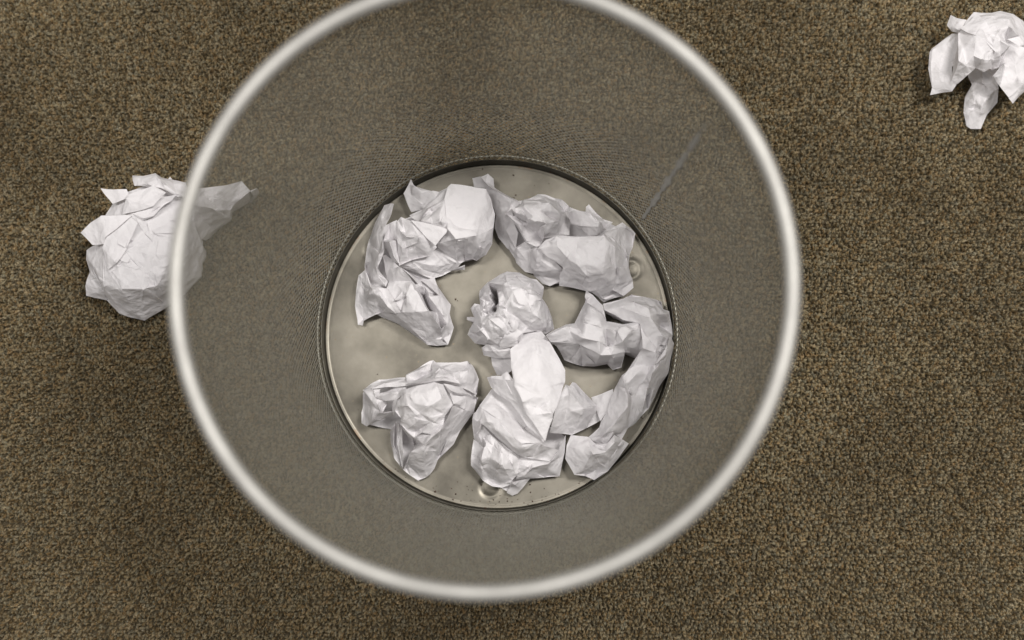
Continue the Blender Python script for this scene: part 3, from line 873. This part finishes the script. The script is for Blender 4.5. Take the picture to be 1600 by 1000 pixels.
# --- fist shaped ball lower left
paper('crumpled white paper with folded pleats alone at the lower left of the bin floor', ZB, [
    dict(out='k 65,290,5 185,205,5 390,185,6 590,60,5 860,60,5 955,190,5 940,320,5 910,440,5 810,580,4 760,690,4 640,815,3 550,940,2 490,968,2 390,890,3 310,800,3 285,690,4 300,590,4 270,575,3 100,545,4 55,515,3', body=True, amp=0.3, pw=1.0, flaps=0),
    dict(out='k 340,220,26 390,190,20 400,150,18 500,95,17 580,45,14 610,40,14 670,90,22 780,65,18 880,40,14 920,80,12 970,190,10 950,310,12 820,250,27 680,195,35 400,240,31',
         lines=['k 600,48,17 607,170,30', 'k 603,110,19 470,190,20 400,190,22', 'k 612,70,20 665,100,28 625,180,35', 'k 880,120,24 915,220,17 950,300,12', 'k 680,100,26 820,220,29', 'k 400,155,20 500,110,23 595,58,17', 'k 700,170,34 830,130,25 900,60,14', 'k 740,110,24 800,190,30'], amp=0.5, pw=1.0),
    dict(out='k 270,600,8 330,510,20 362,560,25 370,700,20 378,895,6 340,850,6 300,800,6 275,690,8', lines=['k 305,560,20 292,700,13 350,850,7', 'k 345,540,26 330,700,15 366,870,8', 'k 325,530,19 312,700,10 358,860,6'], amp=0.3, pw=1.0),
    dict(out='k 360,555,26 460,620,27 600,620,32 700,520,35 765,395,37 850,422,26 930,440,13 880,510,11 820,590,10 770,690,9 650,820,8 620,890,6 560,950,4 490,980,4 430,940,5 378,895,7 430,760,22 465,715,12 458,690,13',
         lines=['k 375,570,28 450,640,25 460,680,14', 'k 470,690,14 480,660,23 600,630,30', 'k 440,760,24 545,700,28 660,600,33', 'k 545,750,26 510,960,6', 'k 550,750,25 640,745,18', 'k 765,400,38 690,560,33 650,800,9', 'k 850,425,28 720,640,19 660,800,9', 'k 780,400,34 730,560,26', 'k 430,770,23 400,880,9', 'k 600,720,22 580,930,6'], amp=0.5, pw=1.0, relief=0.9),
    dict(out='k 690,225,39 760,235,36 830,243,31 870,290,29 960,330,14 945,380,13 930,440,13 850,425,27 765,395,36 745,310,40',
         lines=['k 755,285,38 800,300,37 850,298,33 950,330,16', 'k 775,300,34 860,320,29 930,340,16', 'k 770,390,36 840,340,31'], amp=0.4, pw=1.0),
    dict(out='k 45,450,10 80,360,12 65,280,22 130,350,27 200,445,31 215,450,30 290,440,27 300,465,22 200,505,18 90,558,14 50,530,10', lines=['k 200,447,33 150,505,26 95,553,17', 'k 60,450,14 130,380,22', 'k 285,445,27 190,495,21'], amp=0.3, pw=1.0),
    dict(out='k 60,270,24 120,222,22 185,190,18 300,178,20 390,172,22 400,222,35 270,240,33 145,262,29 150,300,28 170,330,27 240,350,27 250,380,22 215,438,26 200,446,30 120,350,27',
         lines=['k 65,272,26 135,262,29', 'k 190,200,21 250,215,29 390,185,25', 'k 150,300,29 200,445,30', 'k 170,330,27 205,420,25'], amp=0.35, pw=1.0),
    dict(out='k 165,325,31 200,290,31 260,272,29 330,250,33 400,250,38 412,300,39 390,330,36 325,347,34 240,352,30', lines=['k 170,322,32 280,300,35 400,290,41', 'k 260,272,29 350,275,34'], amp=0.3, pw=1.0),
    dict(out='k 298,350,32 328,343,36 316,430,34 302,468,24 284,452,24', amp=0.2, pw=1.0),
    dict(out='k 130,262,30 190,237,31 300,212,34 400,218,38 560,193,42 680,178,42 760,195,38 830,225,34 700,203,43 560,218,45 400,243,38 270,250,33', lines=['k 400,230,40 560,205,45 690,190,43'], amp=0.2, dens=0.5, dz=0.0012, pw=1.0),
    dict(out='k 330,360,36 350,345,38 385,275,40 500,238,43 620,213,43 690,228,42 720,300,43 765,390,39 700,470,39 690,540,36 640,590,34 600,622,33 520,600,33 460,640,28 400,592,32 355,540,32 362,490,34 315,432,34',
         lines=['k 365,515,36 470,470,41 560,400,46 690,330,45', 'k 400,585,33 500,510,41 580,490,42 700,440,41', 'k 470,600,31 590,520,38', 'k 345,400,38 420,400,43 400,300,42', 'k 330,430,35 420,405,42', 'k 520,600,34 620,510,40 690,500,38', 'k 640,240,45 690,330,46 700,420,42', 'k 440,330,44 560,300,46'], amp=0.5, dz=0.0012, pw=1.0, relief=0.9),
], 6, GIN)

# --- ball on the carpet left of the bin
paper('crumpled white paper ball on the carpet left of the bin, partly behind its rim', 0.0, [
    dict(out='l 125,540,10 180,505,14 230,340,16 270,280,16 340,220,24 450,180,26 680,170,22 720,320,28 740,430,24 775,520,12 785,570,6 768,620,6 765,685,4 680,780,2 560,865,2 450,932,1 310,895,2 240,820,4 125,795,2 120,740,4 145,660,8 120,590,7',
         lines=['l 240,560,36 285,615,38 345,545,46 400,610,46 470,670,42 510,740,36', 'l 345,545,46 410,390,48 375,350,42', 'l 375,490,43 440,570,46', 'l 235,470,36 380,350,44', 'l 500,390,40 500,570,48 515,740,38',
                'l 220,580,32 230,750,24 350,885,5', 'l 700,400,36 750,540,16 750,620,12', 'l 510,750,40 560,850,5', 'l 150,610,16 220,770,12 240,815,5', 'l 520,740,40 640,560,44 680,460,38', 'l 330,760,38 510,745,40', 'l 640,720,20 700,560,30', 'l 250,650,34 330,770,36'],
         body=True, amp=0.6, relief=0.4),
    dict(out='l 95,440,26 150,390,32 210,345,36 380,345,46 300,420,44 235,470,41 240,500,38 165,512,28', lines=['l 210,350,40 170,500,31'], amp=0.3, dens=0.6, dz=0.001),
    dict(out='l 245,655,38 300,605,46 345,545,49 410,390,51 375,360,48 240,470,42 215,530,38', lines=['l 240,560,43 290,600,46'], amp=0.3, dens=0.6, dz=0.001),
    dict(out='l 205,195,26 350,200,34 370,245,38 270,282,28', amp=0.25),
    dict(out='l 380,120,20 440,125,26 510,110,22 545,130,24 580,140,24 592,128,22 605,145,24 680,160,26 690,225,38 640,240,42 540,190,46 390,180,32',
         lines=['l 400,130,27 470,175,38', 'l 510,115,28 560,170,42', 'l 600,150,30 640,230,41'], amp=0.6),
    dict(out='l 325,340,38 335,290,40 355,230,42 500,180,48 568,222,49 500,290,50 390,330,46', lines=['l 350,250,45 440,280,50 540,220,51'], amp=0.4, dz=0.001),
    dict(out='l 385,335,46 500,290,47 560,240,48 625,230,46 600,265,42 540,310,44 500,345,48 440,372,45', lines=['l 440,360,48 520,310,43 580,280,46'], amp=0.9),
    dict(out='l 640,225,40 760,195,36 900,175,26 995,152,18 1045,215,16 1078,195,10 960,290,7 920,370,4 830,430,4 770,480,7 700,430,26 710,300,36',
         lines=['l 715,280,39 760,300,40 840,317,33 960,285,22 1045,215,17', 'l 740,320,32 820,345,24', 'l 770,360,22 830,425,7', 'l 840,320,24 900,340,12'], amp=0.4, body=True),
], 7, GOUT)

# --- ball on the carpet, cut by the right edge of the picture
paper('crumpled white paper on the carpet at the top right corner, far from the bin', 0.0, [
    dict(out='m 510,540,8 540,500,14 620,470,16 720,490,15 730,620,11 725,730,7 650,810,4 600,915,2 530,910,2 500,890,2 480,800,4 490,690,6 540,600,9',
         lines=['m 620,490,18 617,610,15 540,575,9', 'm 617,610,15 530,660,11', 'm 600,520,15 610,605,13', 'm 560,700,12 560,770,8', 'm 730,625,13 660,670,15 600,760,12 540,790,8'], amp=0.5, pw=1.0, relief=0.5),
    dict(out='m 395,235,26 440,235,32 470,300,34 440,420,33 400,480,30 395,580,30 425,605,28 395,650,24 320,660,20 245,672,18 258,620,21 232,490,22 238,370,22 250,345,22 300,310,24',
         lines=['m 440,250,34 410,400,29 395,500,27', 'm 258,350,24 250,480,24 262,615,22'], amp=0.3, dens=0.5, pw=1.0, relief=0.3),
    dict(out='m 365,180,24 385,105,22 430,125,26 500,140,30 470,200,34 445,235,34 400,228,27', lines=['m 430,125,28 415,200,29 440,225,33'], amp=0.3, pw=1.0),
    dict(out='m 440,240,36 470,200,36 500,150,31 555,85,26 600,90,28 680,92,28 740,80,26 830,100,26 905,150,25 980,260,22 1010,420,20 990,560,22 910,650,26 830,735,28 800,695,30 740,610,33 680,545,37 715,495,30 700,485,31 660,488,36 620,508,38 560,480,38 515,525,36 450,590,28 420,608,26 395,580,30 405,460,36',
         lines=['m 475,190,37 500,230,40 560,250,45 620,280,47 712,380,43', 'm 570,100,30 545,250,44', 'm 795,200,42 770,300,36 745,400,33 735,455,32', 'm 812,215,46 790,340,46 765,460,44 685,542,38', 'm 725,300,45 735,400,41',
                'm 440,440,43 500,480,40 550,510,36', 'm 440,440,43 440,300,40', 'm 555,310,46 545,400,44 600,430,46 660,425,42 750,460,36', 'm 660,430,44 690,480,32', 'm 830,110,30 900,330,40', 'm 600,150,38 680,110,34 800,140,38', 'm 800,690,32 900,600,34'],
         amp=0.45, dens=0.8, pw=1.0, relief=0.6),
    dict(out='m 455,205,38 475,190,39 570,100,33 640,160,42 700,260,46 712,378,45 640,300,49 560,253,47 500,232,42', amp=0.2, dens=0.4, dz=0.0008, pw=1.0, relief=0.0),
], 8, GOUT)

# ------------------------------------------------------------------ dirt that fell to the bin floor
rnd = random.Random(12)
V, F = [], []
spots = [(680, 768, 1.3), (712, 772, 1.0), (708, 780, 0.8), (730, 760, 0.6), (752, 758, 0.7), (828, 757, 1.0), (829, 769, 1.0), (868, 772, 0.8), (856, 784, 0.9),
         (771, 781, 0.8), (780, 784, 0.7), (793, 783, 1.0), (800, 784, 0.7), (832, 783, 0.9), (825, 788, 0.8), (847, 782, 0.8), (758, 794, 1.2), (715, 753, 0.6),
         (738, 766, 0.7), (750, 783, 0.6), (853, 776, 0.5), (806, 305, 0.9), (803, 309, 0.7), (754, 264, 1.1), (860, 269, 1.1), (858, 287, 0.7), (835, 290, 0.7), (802, 274, 1.1),
         (590, 585, 0.7), (712, 468, 1.2), (715, 470, 0.8), (640, 700, 0.6), (618, 733, 0.9), (622, 736, 0.8), (1002, 652, 1.2), (1004, 654, 0.8), (960, 735, 0.7), (560, 640, 0.5)]
for k in range(46):
    a = math.radians(rnd.gauss(-88, 24))
    r = 0.1112 - abs(rnd.gauss(0, 0.0045))
    V0 = Vector((r * math.cos(a), r * math.sin(a), Z_PLATE))
    spots.append((V0, None, rnd.uniform(0.35, 0.75)))
for x, y, s in spots:
    p = x if y is None else unproject(x, y, Z_PLATE)
    b = len(V)
    q = 0.00062 * s
    off = [(1, 0, 0), (0.3, 0.8, 0.1), (-0.8, 0.5, 0), (-0.7, -0.6, 0.05), (0.4, -0.8, 0), (0, 0, 0.9)]
    ro = rnd.uniform(0, 6)
    for dx, dy, dz_ in off:
        j = rnd.uniform(0.6, 1.25)
        V.append((p.x + q * j * (dx * math.cos(ro) - dy * math.sin(ro)), p.y + q * j * (dx * math.sin(ro) + dy * math.cos(ro)), Z_PLATE + 0.0004 + q * dz_ * j))
    for k in range(5):
        F.append((b + k, b + (k + 1) % 5, b + 5))
    F.append((b + 4, b + 3, b + 2, b + 1, b))
crumbs = link_mesh('crumbs', V, F, CRUMB, None, False)
tag(crumbs, 'dark specks of dirt scattered on the bin floor near its lower edge', 'dirt')
crumbs['kind'] = 'stuff'
